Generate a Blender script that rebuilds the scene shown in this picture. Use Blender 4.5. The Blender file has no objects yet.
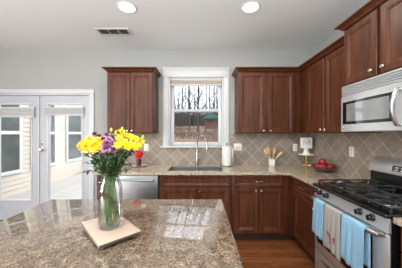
import bpy, bmesh, math, random
from mathutils import Vector, Matrix
random.seed(7)
S = bpy.context.scene
COL = S.collection
PI = math.pi

# ------------------------------------------------------------------ camera
cam_d = bpy.data.cameras.new('camera'); cam = bpy.data.objects.new('camera', cam_d); COL.objects.link(cam)
cam_d.sensor_width = 36.0; cam_d.lens = 36.0 * 198.0 / 402.0
cam_d.clip_start = 0.02; cam_d.clip_end = 300
cam.location = (0, 0, 1.40); cam.rotation_euler = (PI/2, 0, 0)
S.camera = cam
# ------------------------------------------------------------------ world, lights, exposure
W = bpy.data.worlds.new('overcast_sky'); S.world = W; W.use_nodes = True
bg = W.node_tree.nodes['Background']
bg.inputs[0].default_value = (0.86, 0.92, 1.0, 1); bg.inputs[1].default_value = 2.6

def light(name, kind, loc, rot, energy, size=1.0, size_y=None, color=(1, 1, 1)):
    d = bpy.data.lights.new(name, kind); o = bpy.data.objects.new(name, d); COL.objects.link(o)
    o.location = loc; o.rotation_euler = rot; d.energy = energy; d.color = color
    if kind == 'AREA':
        d.shape = 'RECTANGLE' if size_y else 'DISK'
        d.size = size
        if size_y: d.size_y = size_y
    return o
sun = light('sun', 'SUN', (0, 0, 10), (math.radians(45), 0, math.radians(84)), 2.6, color=(1, .97, .92))
sun.data.angle = math.radians(50)
light('living_side_fill', 'AREA', (-0.6, -3.6, 1.45), (PI/2, 0, 0), 36, 5.0, 2.3, (.93, .97, 1))  # added soft fill from behind the camera; the wall has no windows
light('left_side_fill', 'AREA', (-4.4, -1.4, 1.45), (PI/2, 0, -PI/2), 215, 4.0, 2.2, (.93, .97, 1))  # added fill from the left, brightens the right wall and range front
light('ceiling_fill', 'AREA', (-0.6, -1.3, 1.65), (PI, 0, 0), 340, 3.6, 2.0, (.84, .94, 1))  # added upward fill behind the camera to brighten the ceiling
S.view_settings.view_transform = 'Standard'; S.view_settings.look = 'None'
S.view_settings.gamma = 1.0; S.view_settings.use_curve_mapping = False
S.view_settings.exposure = 0.0
S.cycles.use_denoising = True
S.cycles.max_bounces = 10; S.cycles.diffuse_bounces = 6; S.cycles.transparent_max_bounces = 16
S.cycles.caustics_reflective = False; S.cycles.caustics_refractive = False

# ------------------------------------------------------------------ materials
def lin(c):
    return tuple(((v/255)/12.92 if v/255 <= .04045 else ((v/255+.055)/1.055)**2.4) for v in c) + (1,)
def mat(name, rgb, rough=.5, metal=0.0, var=.06, scale=8.0, bump=0.0, stretch=(1, 1, 1), spec=.5, **kw):
    """plain surface with slight procedural variation"""
    m = bpy.data.materials.new(name); m.use_nodes = True
    nt = m.node_tree; N = nt.nodes; L = nt.links; b = N['Principled BSDF']
    b.inputs['Roughness'].default_value = rough; b.inputs['Metallic'].default_value = metal
    b.inputs['Specular IOR Level'].default_value = spec
    for k, v in kw.items(): b.inputs[k.replace('_', ' ')].default_value = v
    c = lin(rgb)
    tc = N.new('ShaderNodeTexCoord'); mp = N.new('ShaderNodeMapping'); mp.inputs['Scale'].default_value = stretch
    no = N.new('ShaderNodeTexNoise'); no.inputs['Scale'].default_value = scale; no.inputs['Detail'].default_value = 4
    L.new(tc.outputs['Object'], mp.inputs[0]); L.new(mp.outputs[0], no.inputs['Vector'])
    r = N.new('ShaderNodeValToRGB')
    r.color_ramp.elements[0].position = .3; r.color_ramp.elements[1].position = .7
    r.color_ramp.elements[0].color = tuple(x*(1-var) for x in c[:3]) + (1,)
    r.color_ramp.elements[1].color = tuple(min(1, x*(1+var)) for x in c[:3]) + (1,)
    L.new(no.outputs[0], r.inputs[0]); L.new(r.outputs[0], b.inputs['Base Color'])
    if bump:
        bn = N.new('ShaderNodeBump'); bn.inputs['Strength'].default_value = bump; bn.inputs['Distance'].default_value = .004
        L.new(no.outputs[0], bn.inputs['Height']); L.new(bn.outputs[0], b.inputs['Normal'])
    return m
def granite(name, cols, rough=.07, scale=150, ior=1.7):
    m = bpy.data.materials.new(name); m.use_nodes = True
    nt = m.node_tree; N = nt.nodes; L = nt.links; b = N['Principled BSDF']
    tc = N.new('ShaderNodeTexCoord')
    ns = N.new('ShaderNodeTexNoise'); ns.inputs['Scale'].default_value = scale*.5; ns.inputs['Detail'].default_value = 2
    mixv = N.new('ShaderNodeVectorMath'); mixv.operation = 'MULTIPLY_ADD'
    mixv.inputs[1].default_value = (.006, .006, .006)
    L.new(tc.outputs['Object'], ns.inputs['Vector']); L.new(ns.outputs['Color'], mixv.inputs[0]); L.new(tc.outputs['Object'], mixv.inputs[2])
    vo = N.new('ShaderNodeTexVoronoi'); vo.inputs['Scale'].default_value = scale
    L.new(mixv.outputs[0], vo.inputs['Vector'])
    sep = N.new('ShaderNodeSeparateColor'); L.new(vo.outputs['Color'], sep.inputs[0])
    big = N.new('ShaderNodeTexNoise'); big.inputs['Scale'].default_value = 28; big.inputs['Detail'].default_value = 3
    L.new(tc.outputs['Object'], big.inputs['Vector'])
    ma = N.new('ShaderNodeMath'); ma.operation = 'MULTIPLY_ADD'; ma.inputs[1].default_value = .7
    L.new(sep.outputs[0], ma.inputs[0])
    sc = N.new('ShaderNodeMath'); sc.operation = 'MULTIPLY_ADD'; sc.inputs[1].default_value = .9; sc.inputs[2].default_value = -.30
    L.new(big.outputs[0], sc.inputs[0]); L.new(sc.outputs[0], ma.inputs[2])
    r = N.new('ShaderNodeValToRGB'); e = r.color_ramp.elements
    e[0].position = 0; e[0].color = lin(cols[0]); e[1].position = 1; e[1].color = lin(cols[-1])
    for i, c in enumerate(cols[1:-1]):
        x = e.new(.10 + .80*(i+1)/(len(cols)-1)); x.color = lin(c)
    L.new(ma.outputs[0], r.inputs[0]); L.new(r.outputs[0], b.inputs['Base Color'])
    b.inputs['Roughness'].default_value = rough; b.inputs['IOR'].default_value = ior
    return m
def wood(name, c1, c2, rough=.4, stretch=(9, 9, .9), scale=3.0):
    m = bpy.data.materials.new(name); m.use_nodes = True
    nt = m.node_tree; N = nt.nodes; L = nt.links; b = N['Principled BSDF']
    tc = N.new('ShaderNodeTexCoord'); mp = N.new('ShaderNodeMapping'); mp.inputs['Scale'].default_value = stretch
    n1 = N.new('ShaderNodeTexNoise'); n1.inputs['Scale'].default_value = scale; n1.inputs['Detail'].default_value = 6; n1.inputs['Distortion'].default_value = .6
    L.new(tc.outputs['Object'], mp.inputs[0]); L.new(mp.outputs[0], n1.inputs['Vector'])
    r = N.new('ShaderNodeValToRGB'); r.color_ramp.elements[0].position = .3; r.color_ramp.elements[1].position = .72
    r.color_ramp.elements[0].color = lin(c1); r.color_ramp.elements[1].color = lin(c2)
    L.new(n1.outputs[0], r.inputs[0]); L.new(r.outputs[0], b.inputs['Base Color'])
    b.inputs['Roughness'].default_value = rough; b.inputs['Specular IOR Level'].default_value = .35
    return m
def tiles(name, axes, size, c1, c2, grout, phase=(0, 0)):
    """diagonal stone tiles; axes = which object coords make the wall plane"""
    m = bpy.data.materials.new(name); m.use_nodes = True
    nt = m.node_tree; N = nt.nodes; L = nt.links; b = N['Principled BSDF']
    tc = N.new('ShaderNodeTexCoord'); sp = N.new('ShaderNodeSeparateXYZ'); cb = N.new('ShaderNodeCombineXYZ')
    L.new(tc.outputs['Object'], sp.inputs[0])
    L.new(sp.outputs[axes[0]], cb.inputs[0]); L.new(sp.outputs[axes[1]], cb.inputs[1])
    mp = N.new('ShaderNodeMapping'); mp.inputs['Rotation'].default_value = (0, 0, PI/4)
    mp.inputs['Location'].default_value = (phase[0], phase[1], 0)
    L.new(cb.outputs[0], mp.inputs[0])
    br = N.new('ShaderNodeTexBrick'); br.offset = 0; br.squash = 1
    br.inputs['Scale'].default_value = 1; br.inputs['Brick Width'].default_value = size; br.inputs['Row Height'].default_value = size
    br.inputs['Mortar Size'].default_value = .0035; br.inputs['Mortar Smooth'].default_value = .2; br.inputs['Bias'].default_value = 0
    br.inputs['Color1'].default_value = lin(c1); br.inputs['Color2'].default_value = lin(c2); br.inputs['Mortar'].default_value = lin(grout)
    L.new(mp.outputs[0], br.inputs['Vector'])
    no = N.new('ShaderNodeTexNoise'); no.inputs['Scale'].default_value = 22; no.inputs['Detail'].default_value = 6
    L.new(tc.outputs['Object'], no.inputs['Vector'])
    r = N.new('ShaderNodeValToRGB'); r.color_ramp.elements[0].position = .3; r.color_ramp.elements[1].position = .7
    r.color_ramp.elements[0].color = (.74, .73, .72, 1); r.color_ramp.elements[1].color = (1.0, 1.0, 1.0, 1)
    L.new(no.outputs[0], r.inputs[0])
    mx = N.new('ShaderNodeMix'); mx.data_type = 'RGBA'; mx.blend_type = 'MULTIPLY'; mx.inputs[0].default_value = 1
    L.new(br.outputs['Color'], mx.inputs[6]); L.new(r.outputs[0], mx.inputs[7]); L.new(mx.outputs[2], b.inputs['Base Color'])
    b.inputs['Roughness'].default_value = .38
    bn = N.new('ShaderNodeBump'); bn.inputs['Strength'].default_value = .4; bn.inputs['Distance'].default_value = .003; bn.invert = True
    L.new(br.outputs['Fac'], bn.inputs['Height']); L.new(bn.outputs[0], b.inputs['Normal'])
    return m
def planks(name, c1, c2, seam, width, length, rough=.25, axes=(0, 1), grain=.5):
    m = bpy.data.materials.new(name); m.use_nodes = True
    nt = m.node_tree; N = nt.nodes; L = nt.links; b = N['Principled BSDF']
    tc = N.new('ShaderNodeTexCoord'); sp = N.new('ShaderNodeSeparateXYZ'); cb = N.new('ShaderNodeCombineXYZ')
    L.new(tc.outputs['Object'], sp.inputs[0]); L.new(sp.outputs[axes[0]], cb.inputs[0]); L.new(sp.outputs[axes[1]], cb.inputs[1])
    br = N.new('ShaderNodeTexBrick'); br.offset = .37; br.inputs['Scale'].default_value = 1
    br.inputs['Brick Width'].default_value = length; br.inputs['Row Height'].default_value = width
    br.inputs['Mortar Size'].default_value = .0012; br.inputs['Bias'].default_value = 0
    br.inputs['Color1'].default_value = lin(c1); br.inputs['Color2'].default_value = lin(c2); br.inputs['Mortar'].default_value = lin(seam)
    L.new(cb.outputs[0], br.inputs['Vector'])
    mp = N.new('ShaderNodeMapping'); mp.inputs['Scale'].default_value = (2.2, 26, 1); L.new(cb.outputs[0], mp.inputs[0])
    no = N.new('ShaderNodeTexNoise'); no.inputs['Scale'].default_value = 2; no.inputs['Detail'].default_value = 6; no.inputs['Distortion'].default_value = 1.2
    L.new(mp.outputs[0], no.inputs['Vector'])
    r = N.new('ShaderNodeValToRGB'); r.color_ramp.elements[0].position = .28; r.color_ramp.elements[1].position = .7
    g = 1-grain
    r.color_ramp.elements[0].color = (g, g*.92, g*.85, 1); r.color_ramp.elements[1].color = (1.1, 1.1, 1.1, 1)
    L.new(no.outputs[0], r.inputs[0])
    mx = N.new('ShaderNodeMix'); mx.data_type = 'RGBA'; mx.blend_type = 'MULTIPLY'; mx.inputs[0].default_value = 1
    L.new(br.outputs['Color'], mx.inputs[6]); L.new(r.outputs[0], mx.inputs[7]); L.new(mx.outputs[2], b.inputs['Base Color'])
    b.inputs['Roughness'].default_value = rough
    return m
def thin_glass(name, tint=(1, 1, 1), ior=1.45, gain=1.0, rough=0.0):
    m = bpy.data.materials.new(name); m.use_nodes = True
    nt = m.node_tree; N = nt.nodes; L = nt.links
    for n in list(N):
        if n.type == 'BSDF_PRINCIPLED': N.remove(n)
    out = [n for n in N if n.type == 'OUTPUT_MATERIAL'][0]
    tr = N.new('ShaderNodeBsdfTransparent'); tr.inputs[0].default_value = tuple(tint) + (1,)
    gl = N.new('ShaderNodeBsdfGlossy'); gl.inputs['Roughness'].default_value = rough
    fr = N.new('ShaderNodeFresnel'); fr.inputs[0].default_value = ior
    mu = N.new('ShaderNodeMath'); mu.operation = 'MULTIPLY'; mu.inputs[1].default_value = gain; mu.use_clamp = True
    mx = N.new('ShaderNodeMixShader')
    L.new(fr.outputs[0], mu.inputs[0]); L.new(mu.outputs[0], mx.inputs[0]); L.new(tr.outputs[0], mx.inputs[1]); L.new(gl.outputs[0], mx.inputs[2])
    L.new(mx.outputs[0], out.inputs[0])
    return m
def glow(name, rgb, strength):
    m = bpy.data.materials.new(name); m.use_nodes = True
    b = m.node_tree.nodes['Principled BSDF']
    b.inputs['Base Color'].default_value = lin(rgb); b.inputs['Emission Color'].default_value = lin(rgb); b.inputs['Emission Strength'].default_value = strength
    return m

M_wall = mat('grey_wall_paint', (168, 167, 163), .7, var=.015, scale=3)
M_ceil = mat('ceiling_paint', (236, 241, 241), .8, var=.01, scale=2)
M_white = mat('white_trim_paint', (206, 207, 208), .35, var=.01)
M_door = mat('white_door_paint', (186, 188, 194), .4, var=.01)
M_cab = wood('cherry_cabinet_wood', (62, 31, 16), (98, 52, 28))
M_cabin = mat('dark_toe_kick', (50, 24, 18), .6)
M_gran = granite('speckled_granite_island', [(58, 44, 36), (84, 65, 51), (108, 87, 70), (122, 102, 84), (135, 116, 98), (172, 155, 138)], scale=230, ior=2.3, rough=.04)
M_gran2 = granite('speckled_granite_counter', [(70, 54, 44), (126, 106, 86), (166, 148, 124), (194, 178, 154), (204, 192, 172), (216, 205, 188)], scale=240, ior=1.9, rough=.05)
M_tile_b = tiles('tumbled_stone_tile_back', (0, 2), .152, (170, 154, 138), (148, 134, 121), (204, 193, 180), (.022, .0535))
M_tile_r = tiles('tumbled_stone_tile_right', (1, 2), .152, (170, 154, 138), (148, 134, 121), (204, 193, 180), (.05, .02))
M_floor = planks('hardwood_floor', (158, 98, 58), (118, 70, 40), (70, 34, 18), .083, 1.1)
M_steel = mat('brushed_stainless', (168, 168, 168), .3, .95, .05, 3, stretch=(1, 1, 60))
M_steel_h = mat('brushed_stainless_horizontal', (226, 227, 229), .36, .8, .05, 3, stretch=(60, 1, 60))
M_steel_d = mat('dishwasher_stainless', (150, 150, 150), .36, 1.0, .06, 3, stretch=(60, 1, 60))
M_chrome = mat('polished_chrome', (176, 176, 174), .12, 1.0, .02)
M_nickel = mat('satin_nickel', (214, 206, 194), .25, 1.0, .02)
M_black = mat('black_enamel', (18, 18, 19), .18, var=.1)
M_iron = mat('black_cast_iron', (26, 26, 27), .42, var=.2, scale=60)
M_bglass = mat('black_glass', (12, 12, 13), .05, var=.05, IOR=1.6)
M_mglass = mat('microwave_window_glass', (128, 130, 130), .06, var=.1, IOR=2.1)  # screen grey, lightened so the base colour carries the window reflection
M_plastic = mat('white_plastic', (236, 232, 224), .4, var=.01)
M_glass = thin_glass('window_glass', (.98, .985, .985), 1.35, .25)
M_vglass = thin_glass('vase_glass', (.99, .995, .99), 1.4, .55)
M_water = thin_glass('vase_water', (.97, .985, .97), 1.33, .5)
M_fabric = mat('pleated_shade_fabric', (190, 189, 188), .9, var=.05, scale=40)
M_fabric2 = mat('pleated_shade_fabric_beige', (190, 180, 172), .9, var=.05, scale=40)
M_lamp = glow('lamp_lens', (255, 248, 232), 9.0)
M_dark = mat('dark_void', (40, 40, 40), .8)
M_vent = mat('vent_grey_metal', (190, 188, 184), .6)
M_siding = mat('tan_lap_siding', (192, 185, 172), .7, var=.03, scale=5, stretch=(1, .4, 6))
M_pane = mat('dark_house_pane', (84, 90, 88), .08, var=.35, scale=2.2, IOR=1.3)
M_deck = planks('pale_deck_boards', (182, 181, 179), (174, 173, 171), (140, 138, 136), .14, 3.6, .7, (1, 0), .08)
M_leaf_litter = mat('leaf_litter', (112, 84, 62), .95, var=.6, scale=4, bump=.6)
M_bark = mat('grey_bark', (62, 57, 55), .95, var=.3, scale=6, stretch=(4, 4, .6))
M_bark2 = mat('pale_bark', (84, 79, 76), .95, var=.25, scale=6, stretch=(4, 4, .6))
M_brush = mat('dry_brush', (104, 92, 82), .95, var=.3, scale=3)
M_fence = mat('weathered_fence_wood', (118, 92, 72), .9, var=.2, scale=8)
M_green = mat('green_roof', (40, 92, 74), .6, var=.1)
M_play = mat('playhouse_wood', (96, 64, 50), .8, var=.15)
M_towel_b = mat('blue_terry', (138, 178, 204), .95, var=.07, scale=160, bump=.8)
M_towel_c = mat('cream_terry', (164, 158, 152), .95, var=.06, scale=160, bump=.8)
M_thread_r = mat('rose_thread', (170, 70, 96), .9)
M_thread_p = mat('plum_thread', (110, 70, 110), .9)
M_marble = mat('cream_marble', (184, 160, 143), .22, var=.07, scale=9)
M_bead = mat('antique_silver', (120, 108, 96), .3, .8, .1)
M_stem = mat('flower_stem_green', (82, 114, 52), .6, var=.15)
M_leaf = mat('leaf_green', (48, 80, 38), .55, var=.2)
M_dleaf = mat('dark_leaf', (50, 56, 48), .6, var=.2)
M_yel = mat('golden_petal', (248, 216, 52), .6, var=.1, scale=30)
M_yel2 = mat('lemon_petal', (250, 222, 36), .6, var=.1, scale=30)
M_pink = mat('mauve_petal', (198, 132, 174), .6, var=.12, scale=30)
M_plum = mat('plum_petal', (138, 74, 120), .6, var=.15, scale=30)
M_eye = mat('dark_flower_eye', (84, 30, 48), .7)
M_bud = mat('green_bud', (176, 188, 60), .6)
M_red = mat('coral_red_petal', (226, 52, 62), .7, var=.12, scale=60)
M_ceramic = mat('white_ceramic', (238, 235, 228), .22, var=.01)
M_paper = mat('paper_towel', (214, 212, 206), .95, var=.02, scale=60)
M_spoon = mat('pale_utensil_wood', (226, 196, 150), .6, var=.12, scale=12, stretch=(4, 4, 1))
M_spoon2 = mat('brown_utensil_wood', (160, 112, 66), .6, var=.12, scale=12, stretch=(4, 4, 1))
M_gold = mat('brass_gold', (214, 172, 74), .25, 1.0, .03)
M_clear = thin_glass('clear_acrylic', (.94, .95, .94), 1.5, 1.6)
M_apple = mat('red_apple_skin', (150, 28, 42), .25, var=.25, scale=14)
M_wire = mat('dark_wire', (120, 116, 112), .35, .9)
M_pot = mat('dark_plum_glass', (58, 22, 32), .15, var=.1)
M_pinkplate = mat('blush_ceramic', (226, 200, 190), .3, var=.02)
M_grey = mat('grey_paint', (186, 184, 182), .6)

# ------------------------------------------------------------------ mesh helpers
def bm_new(): return bmesh.new()
def box(bm, x0, x1, y0, y1, z0, z1, bev=0.0, seg=2):
    vs = [bm.verts.new((x, y, z)) for x in (x0, x1) for y in (y0, y1) for z in (z0, z1)]
    fs = [(0, 1, 3, 2), (4, 6, 7, 5), (0, 4, 5, 1), (2, 3, 7, 6), (0, 2, 6, 4), (1, 5, 7, 3)]
    faces = [bm.faces.new([vs[i] for i in f]) for f in fs]
    if bev:
        es = list({e for f in faces for e in f.edges})
        bmesh.ops.bevel(bm, geom=es, offset=bev, segments=seg, profile=.5, affect='EDGES')
def frame_basis(d):
    d = d.normalized(); a = Vector((0, 0, 1)) if abs(d.z) < .95 else Vector((1, 0, 0))
    u = d.cross(a).normalized(); return u, d.cross(u).normalized()
def tube(bm, pts, r, n=8, caps=True):
    """sweep a circle; r is a number or a list of radii"""
    pts = [Vector(p) for p in pts]; rs = r if isinstance(r, (list, tuple)) else [r]*len(pts)
    rings = []; u = None
    for i, p in enumerate(pts):
        if i == 0: d = pts[1]-pts[0]
        elif i == len(pts)-1: d = pts[-1]-pts[-2]
        else: d = (pts[i+1]-p).normalized()+(p-pts[i-1]).normalized()
        d.normalize()
        if u is None: u, v = frame_basis(d)
        else:
            u = (u-d*u.dot(d)).normalized(); v = d.cross(u)
        rings.append([bm.verts.new(p+(u*math.cos(2*PI*k/n)+v*math.sin(2*PI*k/n))*rs[i]) for k in range(n)])
    for a, b in zip(rings, rings[1:]):
        for k in range(n): bm.faces.new((a[k], a[(k+1) % n], b[(k+1) % n], b[k]))
    if caps:
        bm.faces.new(rings[0][::-1]); bm.faces.new(rings[-1])
def lathe(bm, prof, c=(0, 0, 0), n=24, axis='Z', cap0=False, cap1=False):
    rings = []
    for r, h in prof:
        ring = []
        for k in range(n):
            a = 2*PI*k/n; x, y = r*math.cos(a), r*math.sin(a)
            p = (x, y, h) if axis == 'Z' else ((x, h, y) if axis == 'Y' else (h, x, y))
            ring.append(bm.verts.new(Vector(p)+Vector(c)))
        rings.append(ring)
    for a, b in zip(rings, rings[1:]):
        for k in range(n): bm.faces.new((a[k], a[(k+1) % n], b[(k+1) % n], b[k]))
    if cap0: bm.faces.new(rings[0][::-1])
    if cap1: bm.faces.new(rings[-1])
def ball(bm, c, r, sx=1, sy=1, sz=1, u=14, v=9):
    m = Matrix.Translation(c) @ Matrix.Diagonal((r*sx, r*sy, r*sz, 1))
    bmesh.ops.create_uvsphere(bm, u_segments=u, v_segments=v, radius=1, matrix=m)
def prism(bm, poly, y0, y1):
    """poly of (x, z), extruded along y"""
    a = [bm.verts.new((x, y0, z)) for x, z in poly]; b = [bm.verts.new((x, y1, z)) for x, z in poly]
    n = len(poly); bm.faces.new(a); bm.faces.new(b[::-1])
    for i in range(n): bm.faces.new((a[i], b[i], b[(i+1) % n], a[(i+1) % n]))
def extrude_x(bm, poly, x0, x1):
    """poly of (y, z), extruded along x"""
    a = [bm.verts.new((x0, y, z)) for y, z in poly]; b = [bm.verts.new((x1, y, z)) for y, z in poly]
    n = len(poly); bm.faces.new(a); bm.faces.new(b[::-1])
    for i in range(n): bm.faces.new((a[i], b[i], b[(i+1) % n], a[(i+1) % n]))
def rings_rect(bm, rings, back=None):
    """loft of rectangles (x0,x1,z0,z1,y); last one is filled"""
    R = []
    for x0, x1, z0, z1, y in rings:
        R.append([bm.verts.new(p) for p in ((x0, y, z0), (x1, y, z0), (x1, y, z1), (x0, y, z1))])
    for a, b in zip(R, R[1:]):
        for k in range(4): bm.faces.new((a[k], a[(k+1) % 4], b[(k+1) % 4], b[k]))
    bm.faces.new(R[-1]); bm.faces.new(R[0][::-1])
def panel(bm, x0, x1, z0, z1, y=0.0, th=.02, rail=.058, flat=False):
    """cabinet door: front face at y, recessed bevelled panel"""
    def ring(i, yy): return (x0+i, x1-i, z0+i, z1-i, yy)
    R = [ring(0, y+th), ring(0, y+.004), ring(.004, y)]
    if flat: R += [ring(.012, y)]
    else: R += [ring(rail-.012, y), ring(rail-.006, y+.003), ring(rail, y+.003), ring(rail+.012, y+.010)]
    rings_rect(bm, R)
def obj(name, bm, m, parent=None, smooth=40, loc=None):
    bmesh.ops.recalc_face_normals(bm, faces=bm.faces[:])
    me = bpy.data.meshes.new(name); bm.to_mesh(me); bm.free()
    if smooth:
        for p in me.polygons: p.use_smooth = True
        me.set_sharp_from_angle(angle=math.radians(smooth))
    me.materials.append(m)
    o = bpy.data.objects.new(name, me); COL.objects.link(o)
    if parent: o.parent = parent
    if loc: o.location = loc
    return o
def bx(name, m, parent, *a, **k):
    b = bm_new(); box(b, *a, **k); return obj(name, b, m, parent)
def tag(o, label, cat, group=None):
    o['label'] = label; o['category'] = cat
    if group: o['group'] = group
    return o
def thing(name, label, cat, loc=(0, 0, 0), rz=0, group=None):
    o = bpy.data.objects.new(name, None); COL.objects.link(o); o.empty_display_size = .05
    o.location = loc; o.rotation_euler = (0, 0, rz)
    return tag(o, label, cat, group)
def struct(o, label=None, cat=None):
    o['kind'] = 'structure'
    if label: o['label'] = label
    if cat: o['category'] = cat
    return o
def empty_struct(name, label, cat, loc):
    o = bpy.data.objects.new(name, None); COL.objects.link(o); o.location = loc
    return struct(o, label, cat)
def dup(root, loc, rz=None, label=None, scale=None):
    r = root.copy(); COL.objects.link(r); r.location = loc
    if rz is not None: r.rotation_euler = (root.rotation_euler.x, root.rotation_euler.y, rz)
    if scale: r.scale = scale
    if label: r['label'] = label
    for ch in list(root.children):
        c = ch.copy(); COL.objects.link(c); c.parent = r
        for g in list(ch.children):
            d = g.copy(); COL.objects.link(d); d.parent = c
    return r

# ------------------------------------------------------------------ room shell
YB, XR, XL, YF, H = 3.15, 1.737, -4.6, -3.8, 2.74
T = .16
DX0, DX1, DZ1 = -3.43, -1.765, 2.04           # french door opening
WX0, WX1, WZ0, WZ1 = -.512, .355, 1.205, 2.30  # window opening
b = bm_new(); box(b, XL-T, XR+T, YF-T, YB+T, -.12, 0); struct(obj('floor', b, M_floor), 'orange brown hardwood plank floor of the kitchen', 'floor')
b = bm_new(); box(b, XL-T, XR+T, YF-T, YB+T, H, H+.3); struct(obj('ceiling', b, M_ceil), 'smooth white kitchen ceiling', 'ceiling')
b = bm_new()
for x0, x1, z0, z1 in ((XL-T, DX0, 0, H), (DX0, DX1, DZ1, H), (DX1, WX0, 0, H), (WX0, WX1, 0, WZ0), (WX0, WX1, WZ1, H), (WX1, XR+T, 0, H)):
    box(b, x0, x1, YB, YB+T, z0, z1)
struct(obj('wall_back', b, M_wall), 'pale grey painted wall with the sink window and glazed doors', 'wall')
b = bm_new(); box(b, XR, XR+T, YF, YB, 0, H); struct(obj('wall_right', b, M_wall), 'pale grey painted wall behind the range', 'wall')
b = bm_new(); box(b, XL-T, XL, YF, YB, 0, H); struct(obj('wall_left', b, M_wall), 'pale grey wall on the doors side', 'wall')
b = bm_new(); box(b, XL-T, XR+T, YF-T, YF, 0, H); struct(obj('wall_front', b, M_wall), 'pale grey wall of the open living area', 'wall')
# tiled backsplashes
b = bm_new()
for x0, x1, z0, z1 in ((-1.36, -.615, .914, 1.41), (-.615, .44, .914, 1.185), (.44, XR-.009, .914, 1.41)):
    box(b, x0, x1, YB-.008, YB-.0005, z0, z1)
struct(obj('trim_1', b, M_tile_b), 'diagonal tan stone tile backsplash behind the sink', 'backsplash')
b = bm_new(); box(b, XR-.008, XR-.0005, .3, YB-.001, .914, 1.43)
struct(obj('trim_2', b, M_tile_r), 'diagonal tan stone tile backsplash behind the range', 'backsplash')

# window
w = empty_struct('window_1', 'white double hung window above the sink', 'window', (0, YB, WZ0))
def cas(name, boxes, m=M_white, par=None, bev=.004):
    q = bm_new()
    for a in boxes: box(q, *a, bev=bev)
    return obj(name, q, m, par)
zt = WZ1-WZ0
cas('casing', [(WX0-.09, WX0, -.02, -.001, 0, zt), (WX1, WX1+.09, -.02, -.001, 0, zt), (WX0-.09, WX1+.09, -.022, -.001, zt, zt+.13),
               (WX0-.10, WX1+.10, -.034, -.001, zt+.125, zt+.15)], par=w)
cas('jamb', [(WX0, WX0+.02, 0, .15, .0, zt), (WX1-.02, WX1, 0, .15, .0, zt), (WX0+.02, WX1-.02, 0, .15, zt-.02, zt), (WX0+.02, WX1-.02, .06, .15, 0, .02)], par=w)
cas('sill', [(WX0-.13, WX1+.12, -.06, .06, -.02, .0)], par=w, bev=.006)
zm = 1.80-WZ0
s1 = cas('sash', [(WX0+.02, WX0+.075, .055, .085, .02, zm), (WX1-.075, WX1-.02, .055, .085, .02, zm), (WX0+.075, WX1-.075, .055, .085, .02, .06), (WX0+.075, WX1-.075, .055, .085, zm-.035, zm)], par=w)
q = bm_new(); box(q, WX0+.07, WX1-.07, .068, .072, .05, zm-.03); obj('pane', q, M_glass, s1)
s2 = cas('sash', [(WX0+.02, WX0+.075, .09, .12, zm-.04, zt-.02), (WX1-.075, WX1-.02, .09, .12, zm-.04, zt-.02), (WX0+.075, WX1-.075, .09, .12, zm-.04, zm), (WX0+.075, WX1-.075, .09, .12, zt-.07, zt-.02)], par=w)
q = bm_new(); box(q, WX0+.07, WX1-.07, .103, .107, zm-.01, zt-.06); obj('pane', q, M_glass, s2)
bx('sash_lock', M_white, s1, -.11, -.06, .035, .054, zm-.02, zm+.0, bev=.003)
def shade(label, x0, x1, y0, y1, z0, z1, m, loc, extra=False):
    t = thing('window_blind', label, 'blind', loc)
    hd = .022
    bx('head_rail', M_white, t, x0, x1, y0, y1, z1-hd, z1, bev=.003)
    q = bm_new(); n = 10
    zz0, zz1 = z0+.02, z1-hd
    prof = []
    for i in range(n+1):
        z = zz0+(zz1-zz0)*i/n
        prof.append((y0+.004+(.007 if i % 2 else 0), z))
    back = [(y1-.004-(.007 if i % 2 else 0), zz0+(zz1-zz0)*i/n) for i in range(n, -1, -1)]
    extrude_x(q, prof+back, x0+.004, x1-.004); obj('pleats', q, m, t, smooth=0)
    bx('bottom_rail', M_white, t, x0, x1, y0, y1, z0, z0+.02, bev=.004)
    return t
shade('raised beige pleated shade inside the sink window top', WX0+.024, WX1-.024, .008, .048, zt-.02-.108, zt-.022, M_fabric2, (0, YB, WZ0))

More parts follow.
